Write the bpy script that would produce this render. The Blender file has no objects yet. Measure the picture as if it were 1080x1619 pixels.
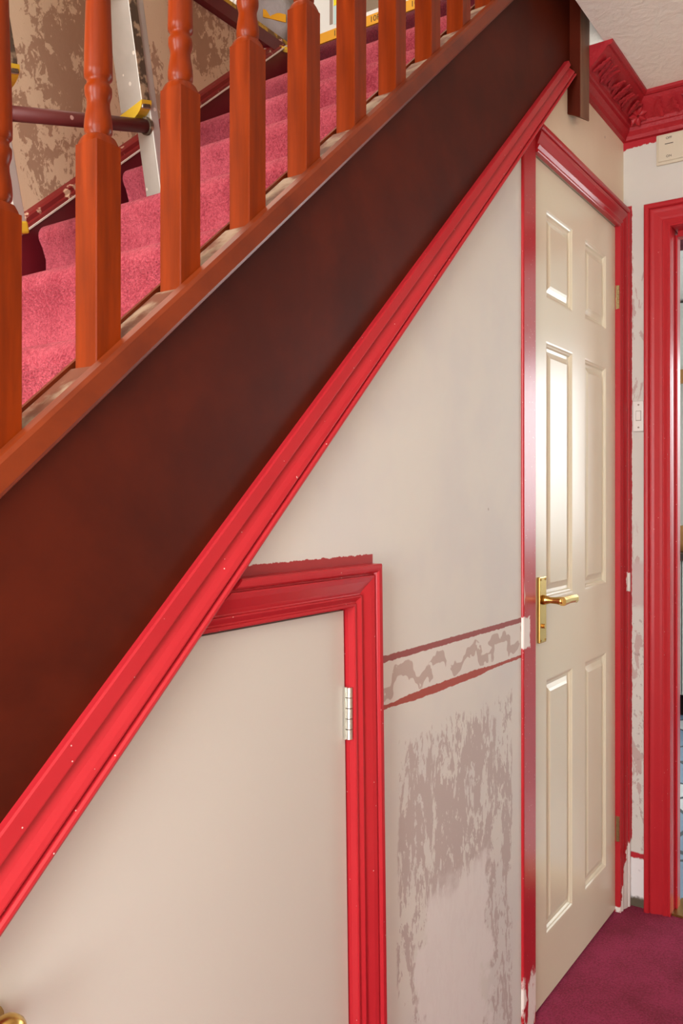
import bpy, bmesh, math, random
from mathutils import Vector, Matrix
random.seed(7)
scn = bpy.context.scene
COL = scn.collection

# ------------------------------------------------------------------ camera
TH = math.atan(925.0 / 1353.0)
cam_d = bpy.data.cameras.new('camera')
cam = bpy.data.objects.new('camera', cam_d)
COL.objects.link(cam)
cam.location = (0.0, -0.74, 1.18)
cam.rotation_euler = (math.pi / 2, 0, TH - math.pi / 2)
cam_d.sensor_fit = 'VERTICAL'
cam_d.sensor_height = 36.0
cam_d.lens = 36.0 * 1353.0 / 1619.0
cam_d.shift_y = -12.5 / 1619.0
cam_d.clip_start = 0.02
scn.camera = cam

# ------------------------------------------------------------------ world, lights, exposure
world = bpy.data.worlds.new('world')
scn.world = world
world.use_nodes = True
world.node_tree.nodes['Background'].inputs[0].default_value = (0.86, 0.92, 1.0, 1)
world.node_tree.nodes['Background'].inputs[1].default_value = 0.6

def area(name, loc, target, sx, sy, power, col):
    d = bpy.data.lights.new(name, 'AREA')
    d.shape = 'RECTANGLE'; d.size = sx; d.size_y = sy; d.energy = power; d.color = col
    o = bpy.data.objects.new(name, d); COL.objects.link(o)
    o.location = loc
    o.rotation_euler = (Vector(target) - Vector(loc)).to_track_quat('-Z', 'Y').to_euler()
    return o
# daylight through the open front door and the window over it
area('front_door_daylight', (-1.72, -0.72, 1.30), (1.0, -0.60, 1.25), 0.78, 1.9, 90, (0.97, 0.99, 1.0))
# invented window fill over the foot of the stairs, brightens balusters and carpet
area('stair_fill', (-1.60, 0.46, 2.05), (0.9, 0.42, 1.5), 0.66, 1.0, 64, (1.0, 0.98, 0.95))
# fill lamp added in an invented doorway opposite the stairs, brightens the spandrel
area('side_fill', (-0.45, -1.45, 1.15), (0.6, 0.0, 1.1), 0.76, 1.9, 15, (0.93, 0.98, 1.0))
# daylight in the kitchen behind the end wall
area('kitchen_daylight', (5.62, -1.35, 1.50), (3.6, -0.6, 1.0), 1.3, 1.2, 44, (0.90, 0.97, 1.0))
area('kitchen_side_fill', (4.1, -2.30, 1.60), (4.3, 0.3, 0.5), 1.6, 1.2, 34, (0.92, 0.97, 1.0))  # extra unseen lamp, added to brighten the kitchen floor and units
# landing light
area('landing_daylight', (1.2, 1.5, 4.7), (1.2, 0.7, 1.5), 1.6, 1.2, 42, (1.0, 0.86, 0.70))
vs = scn.view_settings
vs.view_transform = 'Standard'; vs.look = 'None'; vs.gamma = 1.0; vs.use_curve_mapping = False
vs.exposure = 0.12

# ------------------------------------------------------------------ material helper
def S(r, g, b):
    def c(v):
        v /= 255.0
        return v / 12.92 if v <= 0.04045 else ((v + 0.055) / 1.055) ** 2.4
    return (c(r), c(g), c(b), 1.0)

class G:
    """small node-graph writer"""
    def __init__(s, name, rough=0.5, spec=0.4, metal=0.0):
        s.m = bpy.data.materials.new(name); s.m.use_nodes = True
        s.t = s.m.node_tree; s.b = s.t.nodes['Principled BSDF']
        s.b.inputs['Roughness'].default_value = rough
        s.b.inputs['Specular IOR Level'].default_value = spec
        s.b.inputs['Metallic'].default_value = metal
        s._pos = None; s._sep = None
    def n(s, t): return s.t.nodes.new(t)
    def set(s, inp, v):
        if isinstance(v, bpy.types.NodeSocket): s.t.links.new(v, inp)
        else: inp.default_value = v
    def pos(s):
        if s._pos is None: s._pos = s.n('ShaderNodeNewGeometry').outputs['Position']
        return s._pos
    def obj(s): return s.n('ShaderNodeTexCoord').outputs['Object']
    def xyz(s, v=None):
        v = v or s.pos()
        k = s.n('ShaderNodeSeparateXYZ'); s.set(k.inputs[0], v); return k.outputs[0], k.outputs[1], k.outputs[2]
    def math(s, op, a, b=None, c=None, clamp=False):
        k = s.n('ShaderNodeMath'); k.operation = op; k.use_clamp = clamp
        s.set(k.inputs[0], a)
        if b is not None: s.set(k.inputs[1], b)
        if c is not None: s.set(k.inputs[2], c)
        return k.outputs[0]
    def add(s, a, b): return s.math('ADD', a, b)
    def sub(s, a, b): return s.math('SUBTRACT', a, b)
    def mul(s, a, b): return s.math('MULTIPLY', a, b)
    def mx(s, a, b): return s.math('MAXIMUM', a, b)
    def mn(s, a, b): return s.math('MINIMUM', a, b)
    def step(s, v, lo, hi):
        k = s.n('ShaderNodeMapRange'); k.interpolation_type = 'SMOOTHSTEP'
        s.set(k.inputs[0], v); k.inputs[1].default_value = lo; k.inputs[2].default_value = hi
        k.inputs[3].default_value = 0; k.inputs[4].default_value = 1
        return k.outputs[0]
    def band(s, v, lo, hi, soft):
        return s.mul(s.step(v, lo - soft, lo + soft), s.sub(1.0, s.step(v, hi - soft, hi + soft)))
    def vec(s, v, sc=(1, 1, 1), loc=(0, 0, 0), rot=(0, 0, 0)):
        k = s.n('ShaderNodeMapping'); s.set(k.inputs[0], v)
        k.inputs['Scale'].default_value = sc; k.inputs['Location'].default_value = loc; k.inputs['Rotation'].default_value = rot
        return k.outputs[0]
    def noise(s, scale, detail=4, v=None, rough=0.55, dist=0.0):
        k = s.n('ShaderNodeTexNoise'); s.set(k.inputs['Vector'], v or s.pos())
        k.inputs['Scale'].default_value = scale; k.inputs['Detail'].default_value = detail
        k.inputs['Roughness'].default_value = rough; k.inputs['Distortion'].default_value = dist
        return k.outputs[0]
    def voro(s, scale, v=None, feat='F1'):
        k = s.n('ShaderNodeTexVoronoi'); s.set(k.inputs['Vector'], v or s.pos()); k.feature = feat
        k.inputs['Scale'].default_value = scale
        return k.outputs['Distance'], k.outputs.get('Color')
    def mix(s, f, a, b):
        k = s.n('ShaderNodeMix'); k.data_type = 'RGBA'
        s.set(k.inputs[0], f); s.set(k.inputs[6], a); s.set(k.inputs[7], b)
        return k.outputs[2]
    def color(s, v): s.set(s.b.inputs['Base Color'], v)
    def rough(s, v): s.set(s.b.inputs['Roughness'], v)
    def bump(s, h, strength=0.3, dist=0.002):
        k = s.n('ShaderNodeBump'); k.inputs['Strength'].default_value = strength; k.inputs['Distance'].default_value = dist
        s.set(k.inputs['Height'], h); s.t.links.new(k.outputs[0], s.b.inputs['Normal'])
    def specks(s, scale, thr, r):
        """random small chips: 1 inside a chip"""
        k = s.n('ShaderNodeTexVoronoi'); s.set(k.inputs['Vector'], s.pos()); k.inputs['Scale'].default_value = scale
        c = s.n('ShaderNodeSeparateColor'); s.t.links.new(k.outputs['Color'], c.inputs[0])
        return s.mul(s.math('GREATER_THAN', c.outputs[0], thr), s.math('LESS_THAN', k.outputs['Distance'], r))

CREAM = S(214, 199, 180)
RED = S(196, 40, 46)
MAT = {}

def red_paint(name, extra=None, chips=0.985, rough=0.28):
    g = G(name, rough, 0.30)
    base = g.mix(g.noise(9, 4), S(172, 33, 41), S(182, 40, 47))
    ch = g.specks(240, chips, 0.20)
    col = g.mix(ch, base, S(225, 190, 180))
    if extra: col = extra(g, col)
    g.color(col)
    g.bump(g.noise(60, 3, g.vec(g.pos(), (1, 1, 0.35))), 0.10, 0.0015)
    return g.m
MAT['red'] = red_paint('red_gloss_paint')
MAT['red_deep'] = None
def worn_strip(g, col):
    x, y, z = g.xyz()
    nz = g.mul(g.sub(g.noise(55, 5, None, 0.65), 0.5), 0.03)
    a = g.mul(g.band(g.add(z, nz), 0.862, 0.93, 0.002), g.step(g.add(g.mul(x, -1.0), nz), -1.827, -1.821))
    streak = g.mul(g.step(g.noise(70, 3, g.vec(g.pos(), (1, 1, 0.10))), 0.62, 0.66), g.band(z, 0.80, 0.99, 0.04))
    streak = g.mul(streak, g.step(g.mul(x, -1.0), -1.836, -1.824))
    low = g.mul(g.step(g.add(g.mul(z, -1), g.mul(nz, 4)), -0.13, -0.10), g.step(g.noise(38, 4, g.vec(g.pos(), (1, 1, 0.3))), 0.42, 0.46))
    m = g.mx(g.mx(a, g.mul(streak, 0.7)), low)
    return g.mix(m, col, S(232, 222, 214))
MAT['red_strip'] = red_paint('red_paint_worn', worn_strip, 0.955)
def worn_arch(g, col):
    x, y, z = g.xyz()
    nz = g.mul(g.sub(g.noise(45, 4), 0.5), 0.03)
    a = g.mul(g.band(g.add(z, nz), 0.925, 0.98, 0.002), g.step(g.add(x, nz), 2.530, 2.533))
    low = g.mul(g.step(g.add(g.mul(z, -1), g.mul(nz, 2)), -0.20, -0.19), g.step(g.add(x, g.add(nz, g.mul(z, -0.25))), 2.490, 2.493))
    return g.mix(g.mx(a, low), col, S(226, 218, 210))
MAT['red_arch'] = red_paint('red_paint_chipped', worn_arch, 0.98)
g = G('cornice_red', 0.42, 0.4)
g.color(g.mix(g.noise(40, 4), S(158, 26, 36), S(178, 36, 44)))
g.bump(g.noise(90, 5, None, 0.65), 0.5, 0.004); MAT['cornice'] = g.m

# spandrel wall: cream emulsion with scraped patches and the torn border strip
g = G('spandrel_plaster', 0.62, 0.3)
x, y, z = g.xyz()
p = g.pos()
wob = g.mul(g.sub(g.noise(14, 4), 0.5), 0.05)
fine = g.mul(g.sub(g.noise(70, 4), 0.5), 0.012)
base = g.mix(g.step(g.noise(5, 3), 0.40, 0.65), S(215, 213, 204), S(210, 208, 202))
scr_v = g.vec(p, (1, 1, 0.42))
n1 = g.noise(19, 8, scr_v, 0.70, 0.9)
n2 = g.noise(85, 5, g.vec(p, (1, 1, 0.40)), 0.65, 0.5)
areaM = g.mul(g.band(g.add(x, g.add(g.mul(wob, 0.6), fine)), 1.252, 1.735, 0.004), g.sub(1.0, g.step(g.add(z, g.add(g.mul(wob, 2.0), g.mul(fine, 6.0))), 0.76, 0.78)))
thrn = g.add(n1, g.mul(g.sub(n2, 0.5), 0.55))
topfade = g.sub(g.mul(g.step(z, 0.30, 0.55), 0.06), g.mul(g.step(z, 0.6, 0.8), 0.05))
grey = g.mul(areaM, g.step(g.add(thrn, topfade), 0.52, 0.545))
white_d = g.add(g.math('ABSOLUTE', g.sub(x, 1.47)), g.mul(g.sub(g.noise(13, 5), 0.5), 0.30))
white = g.mul(areaM, g.mul(g.sub(1.0, g.step(white_d, 0.13, 0.16)), g.sub(1.0, g.step(g.add(z, g.mul(wob, 3.0)), 0.44, 0.50))))
col = g.mix(g.mul(grey, 0.95), base, S(186, 174, 168))
col = g.mix(g.mul(white, 0.92), col, S(222, 219, 214))
# torn border between the two dark lines
inb = g.mul(g.band(z, 0.848, 0.918, 0.002), g.band(x, 1.1, 1.80, 0.003))
col = g.mix(inb, col, S(217, 212, 203))
wx = g.add(g.mul(x, 46.0), g.mul(g.sub(g.noise(16, 2), 0.5), 9.0))
wave = g.add(0.882, g.mul(g.math('SINE', wx), 0.018))
sq = g.sub(1.0, g.step(g.math('ABSOLUTE', g.sub(z, wave)), 0.010, 0.0125))
sq = g.mul(sq, g.step(g.noise(22, 3), 0.40, 0.43))
col = g.mix(g.mul(g.mul(inb, sq), 0.95), col, S(186, 168, 158))
xlim = g.step(g.mul(x, -1.0), -1.797, -1.793)
l1 = g.mul(xlim, g.sub(1.0, g.step(g.add(g.math('ABSOLUTE', g.sub(z, 0.9235)), g.mul(fine, 0.5)), 0.0048, 0.0062)))
l2w = g.mul(g.band(x, 1.27, 1.60, 0.05), 0.004)
l2 = g.mul(xlim, g.sub(1.0, g.step(g.sub(g.add(g.math('ABSOLUTE', g.sub(z, 0.8435)), g.mul(fine, 0.5)), l2w), 0.0028, 0.004)))
col = g.mix(g.mul(l1, 0.95), col, S(148, 66, 62))
col = g.mix(g.mul(l2, 0.95), col, S(164, 62, 44))
# brushed red overspill above the cupboard head
ov = g.mul(g.mul(g.band(x, 0.80, 1.172, 0.002), g.sub(1.0, g.step(g.add(z, g.mul(fine, 0.9)), 1.0985, 1.1000))), g.step(z, 1.05, 1.06))
col = g.mix(ov, col, S(165, 52, 52))
# brushed overspill along the door frame strip
ed = g.step(g.add(x, g.mul(g.sub(g.noise(16, 3), 0.5), 0.02)), 1.7880, 1.7890)
ed = g.mul(g.mul(ed, g.sub(1.0, g.step(x, 1.83, 1.84))), g.sub(1.0, g.band(z, 0.84, 0.95, 0.01)))
ed = g.mul(ed, g.sub(1.0, g.step(z, 1.95, 1.97)))
col = g.mix(ed, col, S(190, 44, 56))
warm = g.step(x, 1.86, 1.87)
col = g.mix(warm, col, g.mix(g.noise(12, 4), S(240, 226, 200), S(234, 218, 192)))
dots = g.specks(26, 0.985, 0.10)
col = g.mix(g.mul(dots, 0.5), col, S(150, 130, 118))
g.color(col)
g.bump(g.add(g.noise(30, 5), g.mul(grey, -0.6)), 0.18, 0.002)
MAT['spandrel'] = g.m

# wall above the door
# end wall
g = G('end_wall_plaster', 0.6, 0.3)
x, y, z = g.xyz()
p = g.pos()
fine = g.mul(g.sub(g.noise(60, 5, None, 0.65), 0.5), 0.022)
big = g.mul(g.sub(g.noise(9, 3), 0.5), 0.014)
base = g.mix(g.noise(6, 3), S(211, 208, 198), S(204, 200, 190))
thr = g.noise(26, 6, g.vec(p, (1, 1, 0.4)), 0.66, 0.5)
ar = g.mul(g.sub(1.0, g.step(z, 1.90, 1.97)), g.step(g.math('ABSOLUTE', g.sub(z, 1.30)), 0.16, 0.22))
col = g.mix(g.mul(ar, g.step(thr, 0.54, 0.56)), base, S(188, 166, 158))
blob = g.mul(g.band(g.add(z, fine), 0.88, 1.01, 0.01), 1.0)
col = g.mix(blob, col, S(196, 178, 172))
scr = g.mul(g.step(g.noise(75, 3, g.vec(p, (1, 1, 0.8), (0, 0, 0), (0.5, 0, 0))), 0.60, 0.63), g.mul(g.sub(1.0, g.step(z, 0.86, 0.9)), g.step(z, 0.22, 0.26)))
col = g.mix(g.mul(scr, 0.5), col, S(150, 132, 126))
bare = g.sub(1.0, g.step(g.add(z, g.mul(fine, 0.6)), 0.140, 0.143))
barec = g.mix(g.step(g.noise(24, 4), 0.48, 0.6), S(226, 222, 220), S(196, 192, 192))
barec = g.mix(g.sub(1.0, g.step(g.add(z, fine), 0.022, 0.032)), barec, S(92, 82, 66))
col = g.mix(bare, col, barec)
redl = g.mul(g.band(g.add(z, g.mul(fine, 0.5)), 0.142, 0.158, 0.002), 1.0)
topz = g.add(z, g.add(fine, big))
redt = g.step(g.sub(topz, g.mul(y, -0.10)), 2.222, 2.2235)
redc = g.mul(g.step(g.add(y, g.mul(fine, 0.35)), -0.0255, -0.0245), g.mul(g.step(z, 0.19, 0.20), g.sub(1.0, g.step(z, 2.055, 2.06))))
redh = g.mul(g.step(g.mul(y, -1), 0.064, 0.066), g.mul(g.sub(1.0, g.step(g.add(z, g.mul(fine, 0.5)), 2.052, 2.0535)), g.step(z, 1.9, 1.95)))
rm = g.mx(g.mx(redt, redc), g.mx(redh, redl))
col = g.mix(rm, col, S(176, 34, 44))
g.color(col)
g.bump(g.add(g.noise(35, 5), g.mul(thr, 0.5)), 0.2, 0.002)
MAT['end_wall'] = g.m

# stairwell far wall, wallpaper stripped
g = G('stripped_wall', 0.75, 0.2)
p = g.pos()
a = g.noise(5.2, 10, g.vec(p, (1, 1, 0.8), (0.35, 0, 0.1)), 0.70, 0.5)
b = g.noise(55, 6, g.vec(p, (1, 1, 0.6), (0, 0, 0), (0, 0.5, 0)), 0.66, 0.8)
m = g.step(g.add(a, g.mul(g.sub(b, 0.5), 0.50)), 0.52, 0.545)
lite = g.mix(g.noise(4, 3), S(212, 184, 152), S(204, 176, 146))
dark = g.mix(g.noise(18, 4), S(158, 124, 98), S(170, 136, 110))
g.color(g.mix(m, lite, dark))
g.bump(g.add(b, g.mul(m, -1.0)), 0.3, 0.002)
MAT['stripped'] = g.m

g = G('cream_wall', 0.6, 0.3)
g.color(g.mix(g.noise(5, 3), S(214, 199, 180), S(205, 188, 168))); g.bump(g.noise(30, 5), 0.15, 0.002); MAT['cream_wall'] = g.m
g = G('ceiling_plaster', 0.8, 0.2)
g.color(g.mix(g.noise(7, 4), S(240, 238, 224), S(245, 243, 230)))
g.bump(g.add(g.noise(22, 6, None, 0.6, 1.2), g.mul(g.noise(60, 4), 0.5)), 0.55, 0.006); MAT['ceiling'] = g.m
g = G('loose_plaster', 0.8, 0.2); g.color(S(226, 222, 214)); g.bump(g.noise(40, 5), 0.5, 0.004); MAT['plaster'] = g.m

# woods
def wood(name, c1, c2, rough, sc, spec=0.5, axis='x'):
    g = G(name, rough, spec)
    v = g.vec(g.obj(), (sc[0], sc[1], sc[2]))
    n = g.noise(1.0, 6, v, 0.6, 0.4)
    n2 = g.noise(3.0, 4, v, 0.6)
    g.color(g.mix(g.step(g.add(n, g.mul(g.sub(n2, 0.5), 0.4)), 0.3, 0.7), c1, c2))
    g.bump(n2, 0.06, 0.001)
    return g
MAT['baluster'] = wood('orange_stained_wood', S(100, 31, 2), S(128, 44, 3), 0.32, (30, 30, 3), 0.16).m
MAT['rail'] = wood('rail_stained_wood', S(98, 36, 14), S(124, 48, 16), 0.35, (4, 40, 6), 0.28).m
g = G('dusty_fillet', 0.6, 0.3)
dn = g.noise(26, 5)
g.color(g.mix(g.step(dn, 0.42, 0.62), S(112, 62, 44), S(158, 134, 112))); MAT['fillet'] = g.m
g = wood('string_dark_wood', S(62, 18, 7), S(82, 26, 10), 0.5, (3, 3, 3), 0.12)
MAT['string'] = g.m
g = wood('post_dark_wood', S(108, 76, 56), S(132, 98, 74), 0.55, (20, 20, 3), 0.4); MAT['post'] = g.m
g = wood('post_raw_wood', S(92, 62, 40), S(124, 88, 58), 0.7, (20, 20, 5), 0.2); MAT['raw_wood'] = g.m

# carpets
def carpet(name, c1, c2, sc=1.0):
    g = G(name, 0.95, 0.1)
    n = g.noise(160 * sc, 4, None, 0.7); m = g.noise(5, 3)
    v = g.noise(330 * sc, 2, None, 0.6)
    big = g.mul(g.sub(g.noise(7, 4, None, 0.6), 0.5), 0.5)
    g.color(g.mix(g.step(g.add(big, g.add(g.mul(n, 0.6), g.mul(v, 0.4))), 0.34, 0.66), c1, c2))
    g.b.inputs['Sheen Weight'].default_value = 0.08
    g.b.inputs['Sheen Roughness'].default_value = 0.5
    g.bump(g.add(n, v), 0.9, 0.006)
    return g.m
MAT['stair_carpet'] = carpet('pink_stair_carpet', S(156, 48, 64), S(204, 90, 104))
MAT['floor_carpet'] = carpet('plum_carpet', S(124, 22, 50), S(170, 46, 88))
MAT['landing_carpet'] = carpet('maroon_carpet', S(92, 24, 36), S(120, 34, 48))

# door / painted items
g = G('cream_gloss', 0.30, 0.5)
g.color(g.mix(g.noise(5, 3), S(222, 213, 186), S(217, 207, 182)))
g.bump(g.noise(45, 4, g.vec(g.pos(), (1, 1, 0.12))), 0.10, 0.001); MAT['door'] = g.m
g = G('cream_satin_board', 0.45, 0.4)
g.color(g.mix(g.noise(4, 3), S(203, 198, 186), S(200, 195, 185))); g.bump(g.noise(26, 4), 0.06, 0.001); MAT['cup_door'] = g.m
def plain(name, c, rough=0.5, spec=0.4, metal=0.0):
    g = G(name, rough, spec, metal); g.color(c); return g.m
MAT['brass'] = plain('brass', S(206, 170, 96), 0.26, 0.5, 1.0)
MAT['brass_old'] = plain('brass_old', S(150, 118, 62), 0.38, 0.5, 1.0)
MAT['hinge_brass'] = plain('hinge_brass', S(176, 156, 112), 0.35, 0.5, 1.0)
MAT['steel'] = plain('hinge_steel', S(224, 224, 214), 0.3, 0.5, 1.0)
MAT['dark'] = plain('gap_shade_and_plinth', S(30, 16, 12), 0.9)  # near-black standing in for shade behind door gaps; also the plinth colour
MAT['maroon'] = plain('maroon_string_paint', S(98, 18, 28), 0.4)
MAT['white_plastic'] = plain('white_plastic', S(226, 222, 214), 0.35)
MAT['ivory_plastic'] = plain('ivory_plastic', S(212, 202, 178), 0.35)
MAT['ink'] = plain('black_print', S(52, 46, 42), 0.7)
g = G('string_moulding_red', 0.45, 0.4)
n = g.noise(30, 5)
g.color(g.mix(g.step(n, 0.60, 0.66), S(122, 28, 28), S(206, 168, 140))); MAT['mould_red'] = g.m
MAT['bare_edge'] = plain('bare_edge', S(222, 206, 192), 0.6)
g = G('ladder_aluminium', 0.42, 0.5, 0.35)
n = g.noise(16, 5)
sp = g.specks(60, 0.93, 0.25)
g.color(g.mix(sp, g.mix(n, S(166, 160, 150), S(196, 190, 180)), S(226, 220, 208))); MAT['alu'] = g.m
g = G('ladder_edge', 0.6, 0.3, 0.3)
g.color(g.mix(g.step(g.noise(28, 5), 0.5, 0.6), S(84, 70, 56), S(166, 144, 116))); MAT['alu_edge'] = g.m
MAT['yellow'] = plain('yellow_plastic', S(206, 168, 44), 0.45)
g = G('rung_brown', 0.5, 0.4)
g.color(g.mix(g.specks(70, 0.90, 0.3), g.mix(g.noise(14, 4), S(84, 34, 32), S(104, 44, 40)), S(170, 130, 118))); MAT['rung'] = g.m
MAT['carton'] = plain('white_carton', S(228, 230, 226), 0.5)
MAT['carton_blue'] = plain('pale_blue_print', S(192, 224, 222), 0.5)
MAT['orange'] = plain('orange_band', S(226, 160, 30), 0.5)
MAT['lemon'] = plain('lemon_print', S(240, 226, 20), 0.5)
MAT['grey_print'] = plain('grey_print', S(150, 134, 122), 0.5)
g = G('polythene', 0.25, 0.5)
g.color(S(186, 178, 178)); g.b.inputs['Transmission Weight'].default_value = 0.25; g.bump(g.noise(24, 5), 0.5, 0.01); MAT['poly'] = g.m
# kitchen
g = G('kitchen_vinyl', 0.25, 0.5)
d, c = g.voro(3.4, None, 'DISTANCE_TO_EDGE')
k = g.n('ShaderNodeTexVoronoi'); g.set(k.inputs['Vector'], g.pos()); k.inputs['Scale'].default_value = 3.4
sep = g.n('ShaderNodeSeparateColor'); g.t.links.new(k.outputs['Color'], sep.inputs[0])
cc = g.mix(g.step(sep.outputs[0], 0.45, 0.5), S(136, 166, 192), S(228, 236, 238))
g.color(g.mix(g.step(d, 0.02, 0.035), S(74, 92, 100), cc)); MAT['vinyl'] = g.m
MAT['unit'] = plain('kitchen_unit_white', S(222, 228, 220), 0.4)
MAT['worktop'] = plain('kitchen_worktop', S(70, 62, 54), 0.4)
MAT['kwall'] = plain('kitchen_wall', S(228, 228, 220), 0.7)
MAT['oak'] = plain('oak_pelmet', S(186, 138, 84), 0.5)

# ------------------------------------------------------------------ mesh helpers
def mk(name, verts, faces, mat, parent=None, origin=(0, 0, 0), smooth=False, mats=None, fm=None):
    """one mesh object; verts are world coordinates"""
    if parent is not None:
        o0 = Vector(parent['_o']) if '_o' in parent else Vector((0, 0, 0))
    else:
        o0 = Vector(origin)
    me = bpy.data.meshes.new(name)
    me.from_pydata([tuple(Vector(v) - o0) for v in verts], [], faces)
    bm = bmesh.new(); bm.from_mesh(me)
    bmesh.ops.recalc_face_normals(bm, faces=bm.faces)
    bm.to_mesh(me); bm.free()
    me.materials.append(mat)
    if mats:
        for q in mats: me.materials.append(q)
    if fm:
        for i, f in enumerate(me.polygons): f.material_index = fm[i]
    if smooth:
        for f in me.polygons: f.use_smooth = True
    ob = bpy.data.objects.new(name, me); COL.objects.link(ob)
    if parent is not None:
        ob.parent = parent
    else:
        ob.location = o0
    ob['_o'] = tuple(o0)
    return ob

def tag(o, label=None, cat=None, group=None, kind=None):
    if label: o['label'] = label
    if cat: o['category'] = cat
    if group: o['group'] = group
    if kind: o['kind'] = kind
    return o

def empty(name, loc, label, cat, group=None, kind=None):
    o = bpy.data.objects.new(name, None); COL.objects.link(o)
    o.location = loc; o['_o'] = tuple(loc); o.empty_display_size = 0.1
    return tag(o, label, cat, group, kind)

def box(x0, x1, y0, y1, z0, z1):
    v = [(x0, y0, z0), (x1, y0, z0), (x1, y1, z0), (x0, y1, z0), (x0, y0, z1), (x1, y0, z1), (x1, y1, z1), (x0, y1, z1)]
    f = [(0, 3, 2, 1), (4, 5, 6, 7), (0, 1, 5, 4), (1, 2, 6, 5), (2, 3, 7, 6), (3, 0, 4, 7)]
    return v, f

def join(*parts):
    V, F = [], []
    for v, f in parts:
        n = len(V); V += list(v); F += [tuple(i + n for i in q) for q in f]
    return V, F

def prism_xz(poly, y0, y1):
    n = len(poly)
    v = [(a, y0, b) for a, b in poly] + [(a, y1, b) for a, b in poly]
    f = [tuple(range(n)), tuple(range(2 * n - 1, n - 1, -1))] + [(i, (i + 1) % n, n + (i + 1) % n, n + i) for i in range(n)]
    return v, f

def loft(secs, closed=True, caps=True):
    n = len(secs[0]); V = [p for s in secs for p in s]; F = []
    for k in range(len(secs) - 1):
        for i in range(n if closed else n - 1):
            j = (i + 1) % n
            F.append((k * n + i, k * n + j, (k + 1) * n + j, (k + 1) * n + i))
    if caps:
        F.append(tuple(range(n - 1, -1, -1))); F.append(tuple(range((len(secs) - 1) * n, len(secs) * n)))
    return V, F

def lathe(cx, cy, prof, n=20):
    secs = []
    for r, z in prof:
        secs.append([(cx + r * math.cos(2 * math.pi * i / n), cy + r * math.sin(2 * math.pi * i / n), z) for i in range(n)])
    return loft(secs)

def tube(p0, p1, r, n=16, r1=None):
    p0, p1 = Vector(p0), Vector(p1); d = (p1 - p0).normalized()
    a = d.orthogonal().normalized(); b = d.cross(a)
    r1 = r if r1 is None else r1
    return loft([[tuple(p + (a * math.cos(2 * math.pi * i / n) + b * math.sin(2 * math.pi * i / n)) * q) for i in range(n)] for p, q in ((p0, r), (p1, r1))])

def obox(c, ax, ay, az, hx, hy, hz):
    c = Vector(c); V = []
    for sz in (-1, 1):
        for sx, sy in ((-1, -1), (1, -1), (1, 1), (-1, 1)):
            V.append(tuple(c + ax * hx * sx + ay * hy * sy + az * hz * sz))
    return V, [(0, 3, 2, 1), (4, 5, 6, 7), (0, 1, 5, 4), (1, 2, 6, 5), (2, 3, 7, 6), (3, 0, 4, 7)]

def bevel(o, w, seg=2):
    m = o.modifiers.new('bevel', 'BEVEL'); m.width = w; m.segments = seg; m.limit_method = 'ANGLE'; m.angle_limit = math.radians(40)
    return o

# moulded architrave section: (u across 0..1 from thin edge to thick edge, height)
ARCH = [(0, 0), (0, .011), (.03, .0125), (.08, .0125), (.10, .0105), (.13, .0105), (.24, .0155), (.27, .0155), (.285, .011), (.315, .0105),
        (.40, .0125), (.50, .0155), (.60, .0185), (.70, .0205), (.735, .0205), (.745, .0165), (.775, .0165), (.80, .0215), (.84, .0245), (.90, .025), (.965, .025), (1, .0225), (1, 0)]
DIAG = [(0, 0), (0, .013), (.02, .0155), (.24, .0175), (.26, .0175), (.275, .0125), (.305, .0120), (.36, .0135), (.46, .0165), (.56, .0205), (.635, .0225), (.66, .0225), (.67, .0165), (.705, .0160), (.725, .0225), (.75, .0250), (.79, .0255), (.83, .0240), (.91, .0170), (1, .0080), (1, 0)]
def trim_piece(P0, A0, P1, A1, N, prof=ARCH, hs=1.0):
    P0, A0, P1, A1, N = (Vector(q) for q in (P0, A0, P1, A1, N))
    return loft([[tuple(P + A * u + N * (h * hs)) for u, h in prof] for P, A in ((P0, A0), (P1, A1))])

# ------------------------------------------------------------------ geometry constants
XE = 2.56          # end wall
ZC = 2.345         # hall ceiling
YF = 0.90          # stairwell far wall
def cas_top(x): return 0.8768 + 0.8987 * (x - 0.4969)
def cas_bot(x): return 0.7570 + 0.9235 * (x - 0.4768)
def cap_low(x): return 1.1812 + 0.873 * (x - 0.4835)
def cap_top(x): return 1.2229 + 0.869 * (x - 0.4835)
XL = -0.62         # foot of the flight
X0, Z0, GO, RI = 0.688, 1.391, 0.235, 0.198

# ------------------------------------------------------------------ setting
st = lambda o, l, c: tag(o, l, c, kind='structure')
v, f = box(-1.75, 2.66, -1.70, 0.06, -0.05, 0.0)
st(mk('floor', v, f, MAT['floor_carpet']), 'plum coloured carpet on the hall floor', 'floor')
# spandrel wall, door opening and cupboard opening left free
top = lambda x: (cas_top(x) + cas_bot(x)) / 2
parts = [
    prism_xz([(1.128, 0), (1.79, 0), (1.79, top(1.79)), (1.104, top(1.104)), (1.104, 1.024)], 0.0, 0.06),
    prism_xz([(0.74, 1.024), (1.104, 1.024), (1.104, top(1.104)), (0.775, top(0.775)), (0.74, 1.026)], 0.0, 0.06),
    prism_xz([(XL, 0), (0.30, 0), (0.30, top(0.30)), (-0.40, top(-0.40))], 0.0, 0.06),
    prism_xz([(1.79, 1.986), (XE, 1.986), (XE, ZC), (2.10, ZC), (2.00, 2.24), (1.79, top(1.79))], 0.0, 0.06),
    prism_xz([(2.506, 0), (XE, 0), (XE, 1.986), (2.506, 1.986)], 0.0, 0.06),
]
v, f = join(*parts)
st(mk('wall_left', v, f, MAT['spandrel']), 'cream plastered wall under the staircase with scraped patches', 'wall')
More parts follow.
